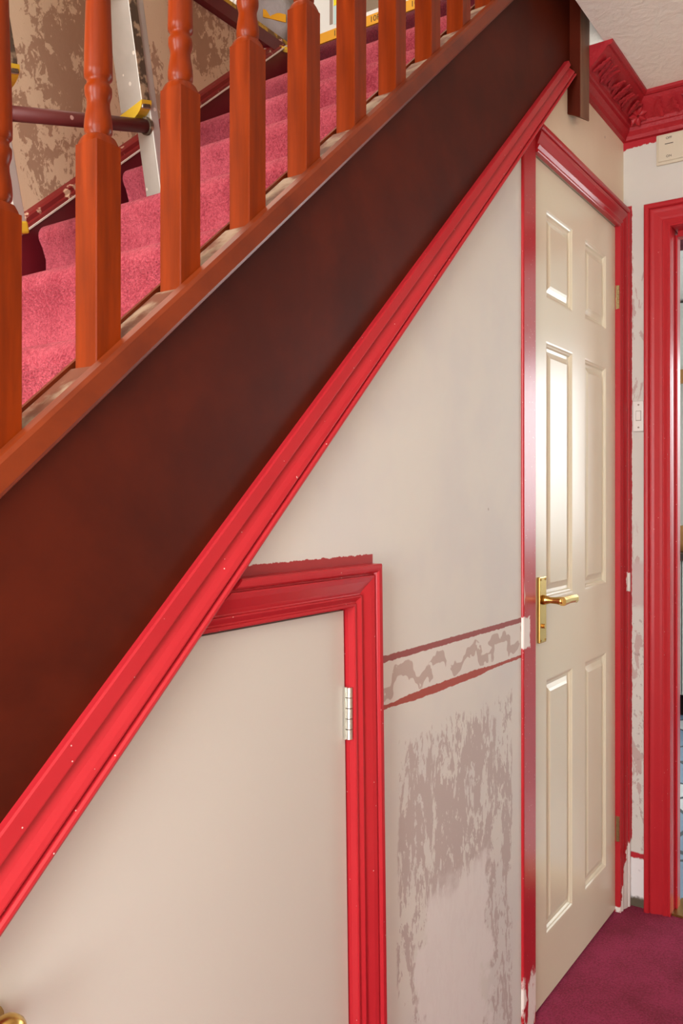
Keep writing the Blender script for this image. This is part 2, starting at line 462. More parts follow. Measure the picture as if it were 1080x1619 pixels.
# end wall with doorway y -0.1345 .. -0.90
parts = [box(XE, XE + 0.10, -0.119, 0.06, 0, 2.6), box(XE, XE + 0.10, -0.90, -0.119, 1.992, 2.6), box(XE, XE + 0.10, -1.15, -0.90, 0, 2.6)]
v, f = join(*parts)
st(mk('wall_end', v, f, MAT['end_wall']), 'cream end wall with scraped paint and ragged red edges', 'wall')
v, f = join(box(-1.75, -0.85, -1.25, -1.15, 0, 2.6), box(-0.05, XE + 0.1, -1.25, -1.15, 0, 2.6), box(-0.85, -0.05, -1.25, -1.15, 2.05, 2.6))  # gap is an invented doorway, cut for the added side fill lamp
st(mk('wall_right', v, f, MAT['cream_wall']), 'cream hall wall facing the staircase', 'wall')
# front wall with the open front door
parts = [box(-1.70, -1.62, -1.15, -1.05, 0, 2.6), box(-1.70, -1.62, 0.02, 0.98, 0, 1.5), box(-1.70, -1.62, 0.80, 0.98, 1.5, 2.6), box(-1.70, -1.62, 0.02, 0.12, 1.5, 2.6), box(-1.70, -1.62, -1.05, 0.02, 2.25, 2.6), box(-1.70, -1.62, -1.15, 2.3, 2.6, 4.95)]
v, f = join(*parts)
st(mk('wall_front', v, f, MAT['cream_wall']), 'cream front wall around the open front door', 'wall')
parts = [box(-1.70, XE + 0.1, -1.15, -0.07, ZC, ZC + 0.2), box(2.152, XE + 0.1, -0.07, 0.06, ZC, ZC + 0.2)]
v, f = join(*parts)
st(mk('ceiling', v, f, MAT['ceiling']), 'rough textured cream hall ceiling', 'ceiling')
v, f = box(-1.70, 3.2, YF, YF + 0.08, 0, 2.545)
st(mk('wall_stairwell', v, f, MAT['stripped']), 'stairwell wall stripped of wallpaper in brown and cream patches', 'wall')
v, f = join(box(2.152, 4.2, 0.06, 2.3, ZC + 0.02, 2.579), box(-1.70, 2.152, YF + 0.08, 2.3, 2.40, 2.579))
st(mk('floor_landing', v, f, MAT['landing_carpet']), 'dark maroon carpeted landing at the top of the stairs', 'floor')
v, f = join(box(-1.7, 4.2, 2.3, 2.38, 2.4, 4.95), box(4.2, 4.28, -1.15, 2.38, 2.4, 4.95), box(-1.7, 4.2, -1.23, -1.15, 2.6, 4.95))
st(mk('wall_landing', v, f, MAT['cream_wall']), 'cream upstairs wall beyond the landing', 'wall')
v, f = box(-1.7, 4.28, -1.23, 2.38, 4.95, 5.0)
st(mk('ceiling_landing', v, f, MAT['ceiling']), 'upstairs ceiling over the landing', 'ceiling')
# loose white plaster beside the post
v, f = [], []
rr = random.Random(3)
bm = bmesh.new(); bmesh.ops.create_icosphere(bm, subdivisions=2, radius=1.0)
v = [(2.19 + q.co.x * 0.035 + rr.uniform(-.004, .004), -0.055 + q.co.y * 0.032 + rr.uniform(-.004, .004), ZC + q.co.z * 0.008) for q in bm.verts]
f = [tuple(w.index for w in q.verts) for q in bm.faces]; bm.free()
st(mk('trim_plaster', v, f, MAT['plaster'], smooth=True), 'lump of white filler on the ceiling beside the dark post', 'plaster')

# ---------------------------------------------------------------- diagonal red casing under the string
xa, xb = -0.45, 2.058
sa, sb = [], []
CN = 0.028 / 0.025
def cas_sec(x):
    zt = cas_top(x) ; zb = cas_bot(x)
    # section perpendicular to the slope
    dx, dz = -math.sin(math.atan(0.905)), math.cos(math.atan(0.905))
    w = (zt - zb) * math.cos(math.atan(0.905))
    px, pz = x + dx * w / 2, (zt + zb) / 2 + dz * w / 2
    return [(px - dx * w * u, -h * CN, pz - dz * w * u) for u, h in DIAG]
v, f = loft([cas_sec(-0.45 + (xb + 0.45) * i / 8.0) for i in range(9)])
st(mk('trim_1', v, f, MAT['red']), 'long red gloss moulding running diagonally under the brown stair string', 'moulding')

# ---------------------------------------------------------------- cupboard under the stairs: casing and door
CX, CZ, CW = 1.099, 1.021, 0.064
t2 = empty('trim_2', (1.12, 0, 0), 'red gloss architrave around the small cupboard under the stairs', 'architrave', kind='structure')
v, f = trim_piece((CX + 0.022, 0, 0), (CW, 0, 0), (CX, 0, CZ), (CW, 0, CW), (0, -1, 0))
mk('jamb', v, f, MAT['red'], t2)
xs = lambda z: 0.4768 + (z - 0.7570) / 0.9235 - 0.006
v, f = trim_piece((xs(CZ), 0, CZ), (xs(CZ + CW) - xs(CZ), 0, CW), (CX, 0, CZ), (CW, 0, CW), (0, -1, 0))
mk('head', v, f, MAT['red'], t2)
v, f = prism_xz([(CX + 0.0215, 0), (CX + 0.04, 0), (CX + 0.02, CZ), (CX - 0.0005, CZ)], 0.0, 0.05)
mk('lining', v, f, MAT['red'], t2)
LEAN = 0.022
d2 = [(0.32, 0.03), (1.0935 + LEAN, 0.03), (1.0935, 1.0155), (0.722, 1.0155), (0.32, 0.646)]
v, f = prism_xz(d2, 0.004, 0.024)
door2 = st(mk('door_2', v, f, MAT['cup_door']), 'plain cream cupboard door with sloping top under the stairs', 'door')
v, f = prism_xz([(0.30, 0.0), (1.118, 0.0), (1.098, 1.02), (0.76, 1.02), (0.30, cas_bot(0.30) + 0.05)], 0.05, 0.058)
st(mk('cupboard_shade', v, f, MAT['dark']), 'near-black sheet painted as the shade inside the cupboard', 'wall')  # dark colour stands in for the shade behind the cupboard door
# hinge of the cupboard door
h = None
def hinge(parent, x, y, za, zb, mat, r=0.0042, leaf=0.011, n=5):
    hz = (zb - za) / n
    root = None
    v, f = box(x - leaf, x + leaf * 0.25, y + 0.0005, y + 0.0035, za, zb)
    root = mk('hinge', v, f, mat, parent)
    root['label'] = 'metal butt hinge'
    for i in range(n):
        v, f = tube((x, y - r * 0.5, za + i * hz + 0.0006), (x, y - r * 0.5, za + (i + 1) * hz - 0.0006), r, 12)
        k = mk('knuckle', v, f, mat, root, smooth=False)
    return root
hinge(door2, 1.0980, -0.001, 0.8165, 0.8975, MAT['steel'], 0.0055, 0.006)
# brass knob
kb = []
for r, d in [(.017, 0), (.017, .004), (.009, .006), (.008, .016), (.013, .022), (.018, .030), (.0185, .037), (.015, .044), (.007, .048), (.001, .0485)]:
    kb.append([(0.483 + 1.12 * r * math.cos(2 * math.pi * i / 20), 0.004 - d, 0.682 + 1.12 * r * math.sin(2 * math.pi * i / 20)) for i in range(20)])
v, f = loft(kb)
kn = mk('knob', v, f, MAT['brass'], door2, smooth=True); kn['label'] = 'round brass knob'

# ---------------------------------------------------------------- six panel door
DX0, DX1, DZ0, DZ1 = 1.8630, 2.4915, 0.008, 1.980
cols = [(1.947, 2.133), (2.226, 2.410)]
rows = [(0.158, 0.766), (0.955, 1.566), (1.668, 1.882)]
YD = 0.004
pieces = []
zs = [DZ0] + [q for r in rows for q in r] + [DZ1]
xs_ = [DX0, cols[0][0], cols[0][1], cols[1][0], cols[1][1], DX1]
for i in range(0, 5):
    for j in range(0, 7):
        if i in (1, 3) and j in (1, 3, 5): continue
        pieces.append(box(xs_[i], xs_[i + 1], YD, YD + 0.036, zs[j], zs[j + 1]))
v, f = join(*pieces)
door1 = st(mk('door_1', v, f, MAT['door']), 'cream six panel door with brass lever handle under the upper stairs', 'door')
def panel(x0, x1, z0, z1):
    rings = [(0.0, 0.0), (0.004, 0.0005), (0.007, 0.003), (0.010, 0.0045), (0.013, 0.0085), (0.020, 0.0095), (0.030, 0.0060), (0.036, 0.0030)]
    secs = []
    for d, h in rings:
        secs.append([(x0 + d, YD + h, z0 + d), (x1 - d, YD + h, z0 + d), (x1 - d, YD + h, z1 - d), (x0 + d, YD + h, z1 - d)])
    V, F = loft(secs, True, False)
    n = len(V); F.append((n - 4, n - 3, n - 2, n - 1))
    V += [(x0, YD + .03, z0), (x1, YD + .03, z0), (x1, YD + .03, z1), (x0, YD + .03, z1)]
    F += [(n + 3, n + 2, n + 1, n)] + [(i, (i + 1) % 4, n + (i + 1) % 4, n + i) for i in range(4)]
    return V, F
for c in cols:
    for r in rows:
        v, f = panel(c[0], c[1], r[0], r[1]); mk('panel', v, f, MAT['door'], door1)
# handle
v, f = box(1.890, 1.9315, YD - 0.007, YD, 0.857, 1.0105)
bp = bevel(mk('handle', v, f, MAT['brass'], door1), 0.0018); bp['label'] = 'polished brass lever handle on a long back plate'
secs = []
path = [((1.911, -0.003, 0.957), 0.012), ((1.911, -0.010, 0.957), 0.0105), ((1.911, -0.020, 0.957), 0.0075), ((1.911, -0.034, 0.957), 0.0078), ((1.911, -0.044, 0.957), 0.0095), ((1.911, -0.052, 0.957), 0.0098)]
for (a, b_, c_), r in path:
    secs.append([(a + r * math.cos(2 * math.pi * i / 16), b_, c_ + r * math.sin(2 * math.pi * i / 16)) for i in range(16)])
v, f = loft(secs); mk('neck', v, f, MAT['brass'], bp, smooth=True)
secs = []
for t, w, hgt, dz in [(0, .0085, .0100, 0), (.015, .0085, .0095, .0005), (.045, .0075, .0085, .001), (.075, .0075, .0090, .0005), (.088, .0080, .0098, -.001), (.094, .0060, .0080, -.001)]:
    cx = 1.903 + t
    pts = []
    for a, b_ in ((-1, -.4), (-.5, -1), (.5, -1), (1, -.4), (1, .4), (.5, 1), (-.5, 1), (-1, .4)):
        pts.append((cx, -0.052 + a * w, 0.957 + dz + b_ * hgt))
    secs.append(pts)
v, f = loft(secs); mk('lever', v, f, MAT['brass'], bp)
for sx in (1.8965, 1.925):
    for sz in (0.863, 1.0045):
        v, f = tube((sx, YD - 0.0068, sz), (sx, YD - 0.0085, sz), 0.0024, 10); mk('screw', v, f, MAT['brass_old'], bp)
v, f = tube((1.911, YD - 0.0068, 0.896), (1.911, YD - 0.012, 0.896), 0.0055, 14); mk('thumb_turn', v, f, MAT['brass'], bp)
hinge(door1, 2.4945, -0.002, 1.744, 1.812, MAT['hinge_brass'], 0.0045, 0.004)
hinge(door1, 2.4945, -0.002, 0.205, 0.278, MAT['hinge_brass'], 0.0045, 0.004)
# door architrave
t3 = empty('trim_3', (2.2, 0, 0), 'red gloss frame around the cream six panel door', 'architrave', kind='structure')
v, f = box(1.7865, 1.8600, -0.006, 0.05, 0, 2.03)
bevel(mk('jamb', v, f, MAT['red_strip'], t3), 0.004, 3)
AW = 0.064
v, f = trim_piece((2.4935, 0, 0), (AW, 0, 0), (2.4935, 0, 1.982), (AW, 0, AW), (0, -1, 0), hs=0.9)
mk('jamb', v, f, MAT['red_arch'], t3)
v, f = trim_piece((1.86, 0, 1.982), (0, 0, AW), (2.4935, 0, 1.982), (AW, 0, AW), (0, -1, 0), hs=0.9)
mk('head', v, f, MAT['red'], t3)
v, f = box(2.4932, 2.5055, 0.0, 0.05, 0, 1.985); mk('lining', v, f, MAT['red_arch'], t3)
v, f = box(1.8605, 2.4930, 0.042, 0.056, 0.0, 1.985)
mk('door_stop', v, f, MAT['dark'], t3)  # near-black sheet across the opening, painted shade for the door gaps

# ---------------------------------------------------------------- kitchen doorway frame
t4 = empty('trim_4', (2.55, -0.5, 0), 'wide red gloss door frame around the kitchen doorway', 'door frame', kind='structure')
KW = 0.071
OUT = [(1 - u, h) for u, h in ARCH[::-1]]
v, f = trim_piece((XE, -0.1355, 0), (0, KW, 0), (XE, -0.1355, 1.975), (0, KW, KW), (-1, 0, 0)); mk('jamb', v, f, MAT['red'], t4)
v, f = trim_piece((XE, -0.9005, 0), (0, -KW, 0), (XE, -0.9005, 1.975), (0, -KW, KW), (-1, 0, 0)); mk('jamb', v, f, MAT['red'], t4)
v, f = trim_piece((XE, -0.1355, 1.975), (0, KW, KW), (XE, -0.9005, 1.975), (0, -KW, KW), (-1, 0, 0)); mk('head', v, f, MAT['red'], t4)
v, f = join(box(XE - 0.004, XE + 0.095, -0.1365, -0.119, 0, 1.992)); bevel(mk('lining', v, f, MAT['red'], t4), 0.003)
v, f = join(box(XE - 0.006, XE + 0.105, -0.9015, -0.884, 0, 1.975)); bevel(mk('lining', v, f, MAT['red'], t4), 0.003)
v, f = join(box(XE - 0.004, XE + 0.095, -0.884, -0.1365, 1.974, 1.992)); bevel(mk('lining', v, f, MAT['red'], t4), 0.003)
v, f = box(XE + 0.040, XE + 0.075, -0.1435, -0.1365, 0, 1.962); bevel(mk('door_stop', v, f, MAT['red'], t4), 0.002)
v, f = box(XE + 0.045, XE + 0.085, -0.884, -0.871, 0, 1.948); bevel(mk('door_stop', v, f, MAT['red'], t4), 0.002)
v, f = box(XE + 0.040, XE + 0.075, -0.871, -0.1435, 1.955, 1.974); bevel(mk('door_stop', v, f, MAT['red'], t4), 0.002)

# ---------------------------------------------------------------- cornice
# section: (out from wall, down from ceiling)
CP = [(0, 0), (.092, 0), (.092, .008), (.086, .012), (.080, .012), (.074, .020), (.060, .034), (.046, .047), (.034, .058), (.030, .066), (.026, .068), (.024, .078), (.014, .088), (.010, .097), (0, .099)]
t5 = empty('trim_5', (2.5, -0.03, ZC), 'ornate red plaster cornice in the ceiling corner', 'cornice', kind='structure')
v, f = loft([[(2.150, -a, ZC - b) for a, b in CP], [(XE - a, -a, ZC - b) for a, b in CP]])
mk('run', v, f, MAT['cornice'], t5)
v, f = loft([[(XE - a, -a, ZC - b) for a, b in CP], [(XE - a, -1.15, ZC - b) for a, b in CP]])
mk('run', v, f, MAT['cornice'], t5)
def leaf_mesh(rnd):
    # curled acanthus leaf in local space: x along the run, y up the slope, z out
    V, F = [], []
    nx, ny = 7, 9
    for j in range(ny):
        t = j / (ny - 1)
        w = 0.013 * (math.sin(math.pi * min(1, t * 0.86 + 0.12)) ** 0.7) * (1 + 0.22 * math.sin(t * 22))
        for i in range(nx):
            s = i / (nx - 1) * 2 - 1
            V.append((s * w + 0.010 * math.sin(t * 2.6), -0.028 + 0.056 * t, 0.0055 * (1 - s * s) * (0.6 + 0.4 * t) + 0.003 * abs(math.sin(s * 5)) + 0.004 * t * t))
    for j in range(ny - 1):
        for i in range(nx - 1):
            a = j * nx + i; F.append((a, a + 1, a + nx + 1, a + nx))
    return V, F
LV, LF = leaf_mesh(random)
lr = random.Random(11)
def put_leaf(origin, ax, ay, az, name='leaf'):
    o = Vector(origin); t = lr.uniform(-0.75, 0.75); sc = lr.uniform(0.75, 1.0)
    ax, ay = (ax * math.cos(t) + ay * math.sin(t)) * sc * lr.choice((-1, 1)), (ay * math.cos(t) - ax * math.sin(t)) * sc
    az = az * lr.uniform(0.9, 1.5)
    mk(name, [tuple(o + ax * a + ay * b + az * c) for a, b, c in LV], LF, MAT['cornice'], t5, smooth=True)
sl = Vector((0, -.046, .041)).normalized(); no = Vector((0, -.041, -.046)).normalized()
for i in range(15):
    put_leaf((2.172 + i * 0.0215, -0.053, ZC - 0.041), Vector((1, 0, 0)), sl, no)
sl2 = Vector((-.046, 0, .041)).normalized(); no2 = Vector((-.041, 0, -.046)).normalized()
for i in range(47):
    put_leaf((XE - 0.053, -0.100 - i * 0.0215, ZC - 0.041), Vector((0, -1, 0)), sl2, no2)
# corner flower
cc = Vector((XE - 0.050, -0.050, ZC - 0.046)); nn = Vector((-1, -1, -1.1)).normalized()
ua = nn.orthogonal().normalized(); ub = nn.cross(ua)
for i in range(7):
    a = 2 * math.pi * i / 7
    d = ua * math.cos(a) + ub * math.sin(a); e = nn.cross(d)
    V, F = [], []
    for j in range(6):
        t = j / 5.0
        for k in range(5):
            s = k / 4.0 * 2 - 1
            V.append(tuple(cc + d * (0.004 + 0.023 * t) + e * (s * 0.009 * math.sin(math.pi * (0.15 + 0.8 * t))) + nn * (0.010 + 0.006 * (1 - s * s) + 0.004 * t)))
    for j in range(5):
        for k in range(4):
            q = j * 5 + k; F.append((q, q + 1, q + 6, q + 5))
    mk('petal', V, F, MAT['cornice'], t5, smooth=True)

# ------------------------------------------------------------------ staircase
SO = (XL, 0.42, 0.0)
stair = empty('staircase', SO, 'wooden staircase with turned orange balusters and pink carpeted steps', 'staircase')
# outer string board
xt = 2.081
poly = [(XL, 0), (XL, cap_low(XL) + 0.02), (xt, cap_low(xt) + 0.02), (xt, cas_bot(xt) + 0.035), (-0.30, cas_bot(-0.30) + 0.035), (-0.34, 0)]
v, f = prism_xz(poly, -0.006, 0.030)
o = mk('outer_string', v, f, MAT['string'], stair); o['label'] = 'dark brown stained string board'
# base rail: section (y, vertical offset from cap_top); moulded lip and groove
def rail_sec(x):
    h = cap_top(x) - cap_low(x)
    zt = cap_top(x)
    pts = [(-.0065, -h), (-.014, -h), (-.0185, -h + .003), (-.020, -h + .008), (-.020, -.006), (-.0175, 0), (-.010, .0035), (-.0095, -.010), (.0325, -.010), (.033, .0035), (.046, 0), (.048, -.006), (.048, -h), (.0305, -h)]
    return [(x, a, zt + b) for a, b in pts]
v, f = loft([rail_sec(XL), rail_sec(xt)])
mk('base_rail', v, f, MAT['rail'], stair)
# balusters
BS, BY0 = 0.035, -0.0090
byc = BY0 + BS / 2
PR = [(.0100, -.004), (.0150, .003), (.0153, .008), (.0150, .014), (.0140, .022), (.0126, .030), (.0122, .036), (.0132, .040), (.0145, .044), (.0148, .048), (.0147, .052), (.0125, .055), (.0122, .058), (.0128, .0605), (.0152, .063), (.0153, .070), (.0148, .10), (.0135, .14), (.0115, .21), (.0105, .26), (.0120, .30), (.0150, .33), (.0153, .36), (.0125, .385), (.0148, .40), (.0150, .42), (.0130, .43)]
def baluster_mesh():
    """local: near bottom corner line at x=0 z=0 (top of base rail at its left edge)"""
    s = BS / 2; sl = 0.869
    zb = lambda xx: -0.006 + sl * (xx + s)
    lo = [(-s, -s), (s, -s), (s, s), (-s, s)]
    V, F = [], []
    hb = 0.254 - 0.0
    secs = [[(a, b, zb(a)) for a, b in lo], [(a, b, hb - 0.012) for a, b in lo]]
    c = 0.0045
    def octo(q, z, r=None):
        pts = []
        for a, b in lo:
            sa, sb_ = (1 if a > 0 else -1), (1 if b > 0 else -1)
            pts.append((a, b, sa, sb_))
        return pts
    V, F = loft(secs, True, False)
    F.append((3, 2, 1, 0))
    # shoulder: square up to round, then turned shaft
    n = 24
    sq = []
    for i in range(n):
        a = 2 * math.pi * (i + .5) / n; cx, cy = math.cos(a), math.sin(a); m = max(abs(cx), abs(cy))
        sq.append((s * cx / m, s * cy / m))
    rings = [[(a, b, hb - 0.012) for a, b in sq]]
    for k, (q, dz) in enumerate([(.25, .004), (.55, .008), (.85, .010)]):
        rings.append([(a * (1 - q) + q * .0150 * math.cos(2 * math.pi * (i + .5) / n), b * (1 - q) + q * .0150 * math.sin(2 * math.pi * (i + .5) / n), hb - .012 + dz) for i, (a, b) in enumerate(sq)])
    for r, z in PR:
        rings.append([(r * math.cos(2 * math.pi * (i + .5) / n), r * math.sin(2 * math.pi * (i + .5) / n), hb + z) for i in range(n)])
    nb = len(V)
    v2, f2 = loft(rings, True, False)
    V += v2; F += [tuple(i + nb for i in q) for q in f2]
    sm = [False] * (len(F) - len(f2)) + [True] * len(f2)
    v3, f3 = box(-s, s, -s, s, hb + .43, 0.90)
    # slanted top under the handrail
    v3 = [(a, b, (c_ if c_ < .8 else 0.88 + sl * a)) for a, b, c_ in v3]
    nb = len(V); V += v3; F += [tuple(i + nb for i in q) for q in f3]; sm += [False] * len(f3)
    return V, F, sm
V, F, SM = baluster_mesh()
bme = bpy.data.meshes.new('baluster')
bme.from_pydata(V, [], F)
bm = bmesh.new(); bm.from_mesh(bme); bmesh.ops.recalc_face_normals(bm, faces=bm.faces); bm.to_mesh(bme); bm.free()
for i, q in enumerate(bme.polygons): q.use_smooth = SM[i]
bme.materials.append(MAT['baluster'])
xc = [0.6056 + 0.1248 * k for k in range(-7, 12)]
b0 = None
for k, xl in enumerate(xc):
    if b0 is None:
        b0 = bpy.data.objects.new('baluster', bme); ob = b0
        md = b0.modifiers.new('bevel', 'BEVEL'); md.width = 0.0012; md.segments = 1; md.limit_method = 'ANGLE'; md.angle_limit = math.radians(60)
    else:
        ob = b0.copy()
    COL.objects.link(ob); ob.parent = stair
    cx = xl + BS / 2
    ob.location = (cx - SO[0], byc - SO[1], cap_top(xl) - SO[2])
# fillets between balusters
for a, b_ in zip(xc[:-1], xc[1:]):
    x0_, x1_ = a + BS + 0.0004, b_ - 0.0004
    V = []
    for xx in (x0_, x1_):
        for yy, dz in ((-.0088, -.0095), (.0318, -.0095), (.0318, -.001), (-.0088, -.001)):
            V.append((xx, yy, cap_top(xx) + dz))
    mk('fillet', V, [(0, 1, 2, 3), (7, 6, 5, 4), (0, 4, 5, 1), (1, 5, 6, 2), (2, 6, 7, 3), (3, 7, 4, 0)], MAT['fillet'], stair)
# handrail
HR = [(-.030, -.020), (-.034, .000), (-.030, .022), (-.015, .036), (.005, .040), (.025, .036), (.040, .022), (.044, 0), (.040, -.020), (.022, -.028), (-.012, -.028)]
v, f = loft([[(x, y_, cap_top(x) + 0.90 + z_) for y_, z_ in HR] for x in (XL, xt)])
mk('handrail', v, f, MAT['rail'], stair)
# upper newel post with its cut foot
v = []
X0p, X1p, Y0p, Y1p = 2.081, 2.148, -0.034, 0.036
ZB = {(0, 0): 2.136, (1, 0): 2.150, (1, 1): 2.195, (0, 1): 2.170}
for zz in (0, 1):
    for i, j in ((0, 0), (1, 0), (1, 1), (0, 1)):
        v.append(((X0p, X1p)[i], (Y0p, Y1p)[j], 3.55 if zz else ZB[(i, j)]))
f = [(0, 3, 2, 1), (4, 5, 6, 7), (0, 1, 5, 4), (1, 2, 6, 5), (2, 3, 7, 6), (3, 0, 4, 7)]
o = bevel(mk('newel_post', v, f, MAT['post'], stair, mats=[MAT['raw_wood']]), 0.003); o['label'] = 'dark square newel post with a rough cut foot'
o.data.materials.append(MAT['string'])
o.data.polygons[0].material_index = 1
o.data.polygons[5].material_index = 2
# lower newel post (out of view)
v, f = box(XL - 0.09, XL, -0.035, 0.055, 0, 1.25); bevel(mk('newel_post', v, f, MAT['rail'], stair), 0.004)
# carpeted steps
YS0, YS1 = 0.031, 0.846
def step_profile(xn, zn, zlow, xback):
    pts = [(xn + 0.022, zlow), (xn + 0.019, zn - 0.075), (xn + 0.010, zn - 0.050)]
    r = 0.026
    for a in range(-30, 91, 15):
        t = math.radians(180 - a) if False else math.radians(a)
        pts.append((xn + r - r * math.cos(t), zn - r + r * math.sin(t)))
    pts += [(xback, zn), (xback, zlow)]
    return pts
for k in range(-6, 7):
    xn, zn = X0 + GO * k, Z0 + RI * k
    prof = step_profile(xn, zn, zn - RI, xn + GO + 0.03 if k < 6 else 2.152)
    if k == 6: prof = step_profile(xn, 2.579, zn - RI, 2.152)
    v, f = prism_xz(prof, YS0, YS1)
    o = mk('step', v, f, MAT['stair_carpet'] if k < 6 else MAT['landing_carpet'], stair)
    for q in o.data.polygons:
        q.use_smooth = abs(q.normal.y) < 0.5 and len(q.vertices) == 4
    if k == -6: o['label'] = 'step wrapped in pink carpet'
    es = o.modifiers.new('edge', 'EDGE_SPLIT'); es.split_angle = math.radians(45)
# wall string with moulding and bare edge
def ws(x): return 1.7479 + 0.8806 * (x - 1.1206)
pl = [(XL, 0), (XL, ws(XL)), (2.06, ws(2.06)), (2.13, 2.579), (2.13, 2.30), (0.2, 0)]
v, f = prism_xz(pl, 0.872, YF)
o = mk('wall_string', v, f, MAT['maroon'], stair); o['label'] = 'dark maroon painted board along the wall'
def strip(dz0, dz1, y0, y1):
    return prism_xz([(XL, ws(XL) + dz0), (2.06, ws(2.06) + dz0), (2.06, ws(2.06) + dz1), (XL, ws(XL) + dz1)], y0, y1)
v, f = strip(0, 0.0045, 0.868, YF); mk('bare_edge', v, f, MAT['bare_edge'], stair)
v, f = loft([[(x, y_, ws(x) + z_) for y_, z_ in ((YF, .0045), (.874, .0045), (.874, .012), (.880, .016), (.880, .028), (.886, .034), (YF, .040))] for x in (XL, 2.05)])
mk('string_moulding', v, f, MAT['mould_red'], stair)

# landing edge on the far wall
v, f = box(-1.6, 2.13, YF - 0.022, YF + 0.02, 2.546, 2.585)
st(mk('trim_6', v, f, MAT['maroon']), 'dark maroon edge board of the landing above the stripped wall', 'edge board')
v, f = box(-1.6, 2.13, YF - 0.012, YF + 0.02, 2.5855, 2.606)
g = G('yellow_tape', 0.5, 0.4); g.color(g.mix(g.step(g.noise(40, 4), 0.45, 0.6), S(206, 162, 40), S(120, 84, 40))); MAT['tape'] = g.m
tp = tag(mk('tape_strip', v, f, MAT['tape']), 'grubby yellow tape along the landing edge above the wall', 'tape')

# ------------------------------------------------------------------ switches
def disc(c, ax, r, d, n=14):
    c = Vector(c); return tube(c, c + Vector(ax) * d, r, n)
sw = st if False else None
s1 = tag(None or empty('light_switch', (XE, -0.045, 1.392), 'slim white switch between the two red door frames', 'switch'))
v, f = box(XE - 0.011, XE, -0.0608, -0.0300, 1.392, 1.481); bevel(mk('plate', v, f, MAT['white_plastic'], s1), 0.0025, 3)
v, f = box(XE - 0.0145, XE - 0.010, -0.0530, -0.0400, 1.424, 1.451); bevel(mk('rocker', v, f, MAT['white_plastic'], s1), 0.0015)
v, f = box(XE - 0.0116, XE - 0.0105, -0.0540, -0.0390, 1.4228, 1.4522); mk('rocker_gap', v, f, MAT['grey_print'], s1)
for zz in (1.4035, 1.4695):
    v, f = disc((XE - 0.0105, -0.0465, zz), (-1, 0, 0), 0.0026, 0.0014); mk('screw', v, f, MAT['grey_print'], s1)
s2 = empty('control_switch', (XE, -0.155, 2.155), 'ivory switch plate printed OFF and ON below the red cornice', 'switch')
v, f = box(XE - 0.008, XE, -0.236, -0.0955, 2.156, 2.243); bevel(mk('plate', v, f, MAT['ivory_plastic'], s2), 0.003, 2)
v, f = box(XE - 0.0125, XE - 0.0075, -0.229, -0.1015, 2.1635, 2.238); bevel(mk('cover', v, f, MAT['ivory_plastic'], s2), 0.002, 2)
v, f = box(XE - 0.0165, XE - 0.012, -0.205, -0.180, 2.185, 2.225); bevel(mk('rocker', v, f, MAT['white_plastic'], s2), 0.002, 2)
def text(body, name, parent, loc, right, up, size, mat, ext=0.0002):
    cu = bpy.data.curves.new(name, 'FONT'); cu.body = body; cu.size = size; cu.align_x = 'CENTER'; cu.align_y = 'CENTER'; cu.extrude = ext
    tmp = bpy.data.objects.new('tmp', cu); COL.objects.link(tmp)
    bpy.context.view_layer.update()
    me = bpy.data.meshes.new_from_object(tmp.evaluated_get(bpy.context.evaluated_depsgraph_get()))
    COL.objects.unlink(tmp); bpy.data.objects.remove(tmp)
    me.name = name; me.materials.clear(); me.materials.append(mat)
    r, u = Vector(right), Vector(up); n = r.cross(u)
    M = Matrix((r, u, n)).transposed().to_4x4(); M.translation = Vector(loc) - Vector(parent['_o'])
    me.transform(M)
    ob = bpy.data.objects.new(name, me); COL.objects.link(ob); ob.parent = parent
    return ob
text('OFF', 'lettering', s2, (XE - 0.0127, -0.132, 2.2275), (0, -1, 0), (0, 0, 1), 0.0095, MAT['ink'])
text('ON', 'lettering', s2, (XE - 0.0127, -0.132, 2.1755), (0, -1, 0), (0, 0, 1), 0.0095, MAT['ink'])
v, f = box(XE - 0.0128, XE - 0.0124, -0.144, -0.121, 2.2105, 2.2125); mk('printed_line', v, f, MAT['ink'], s2)

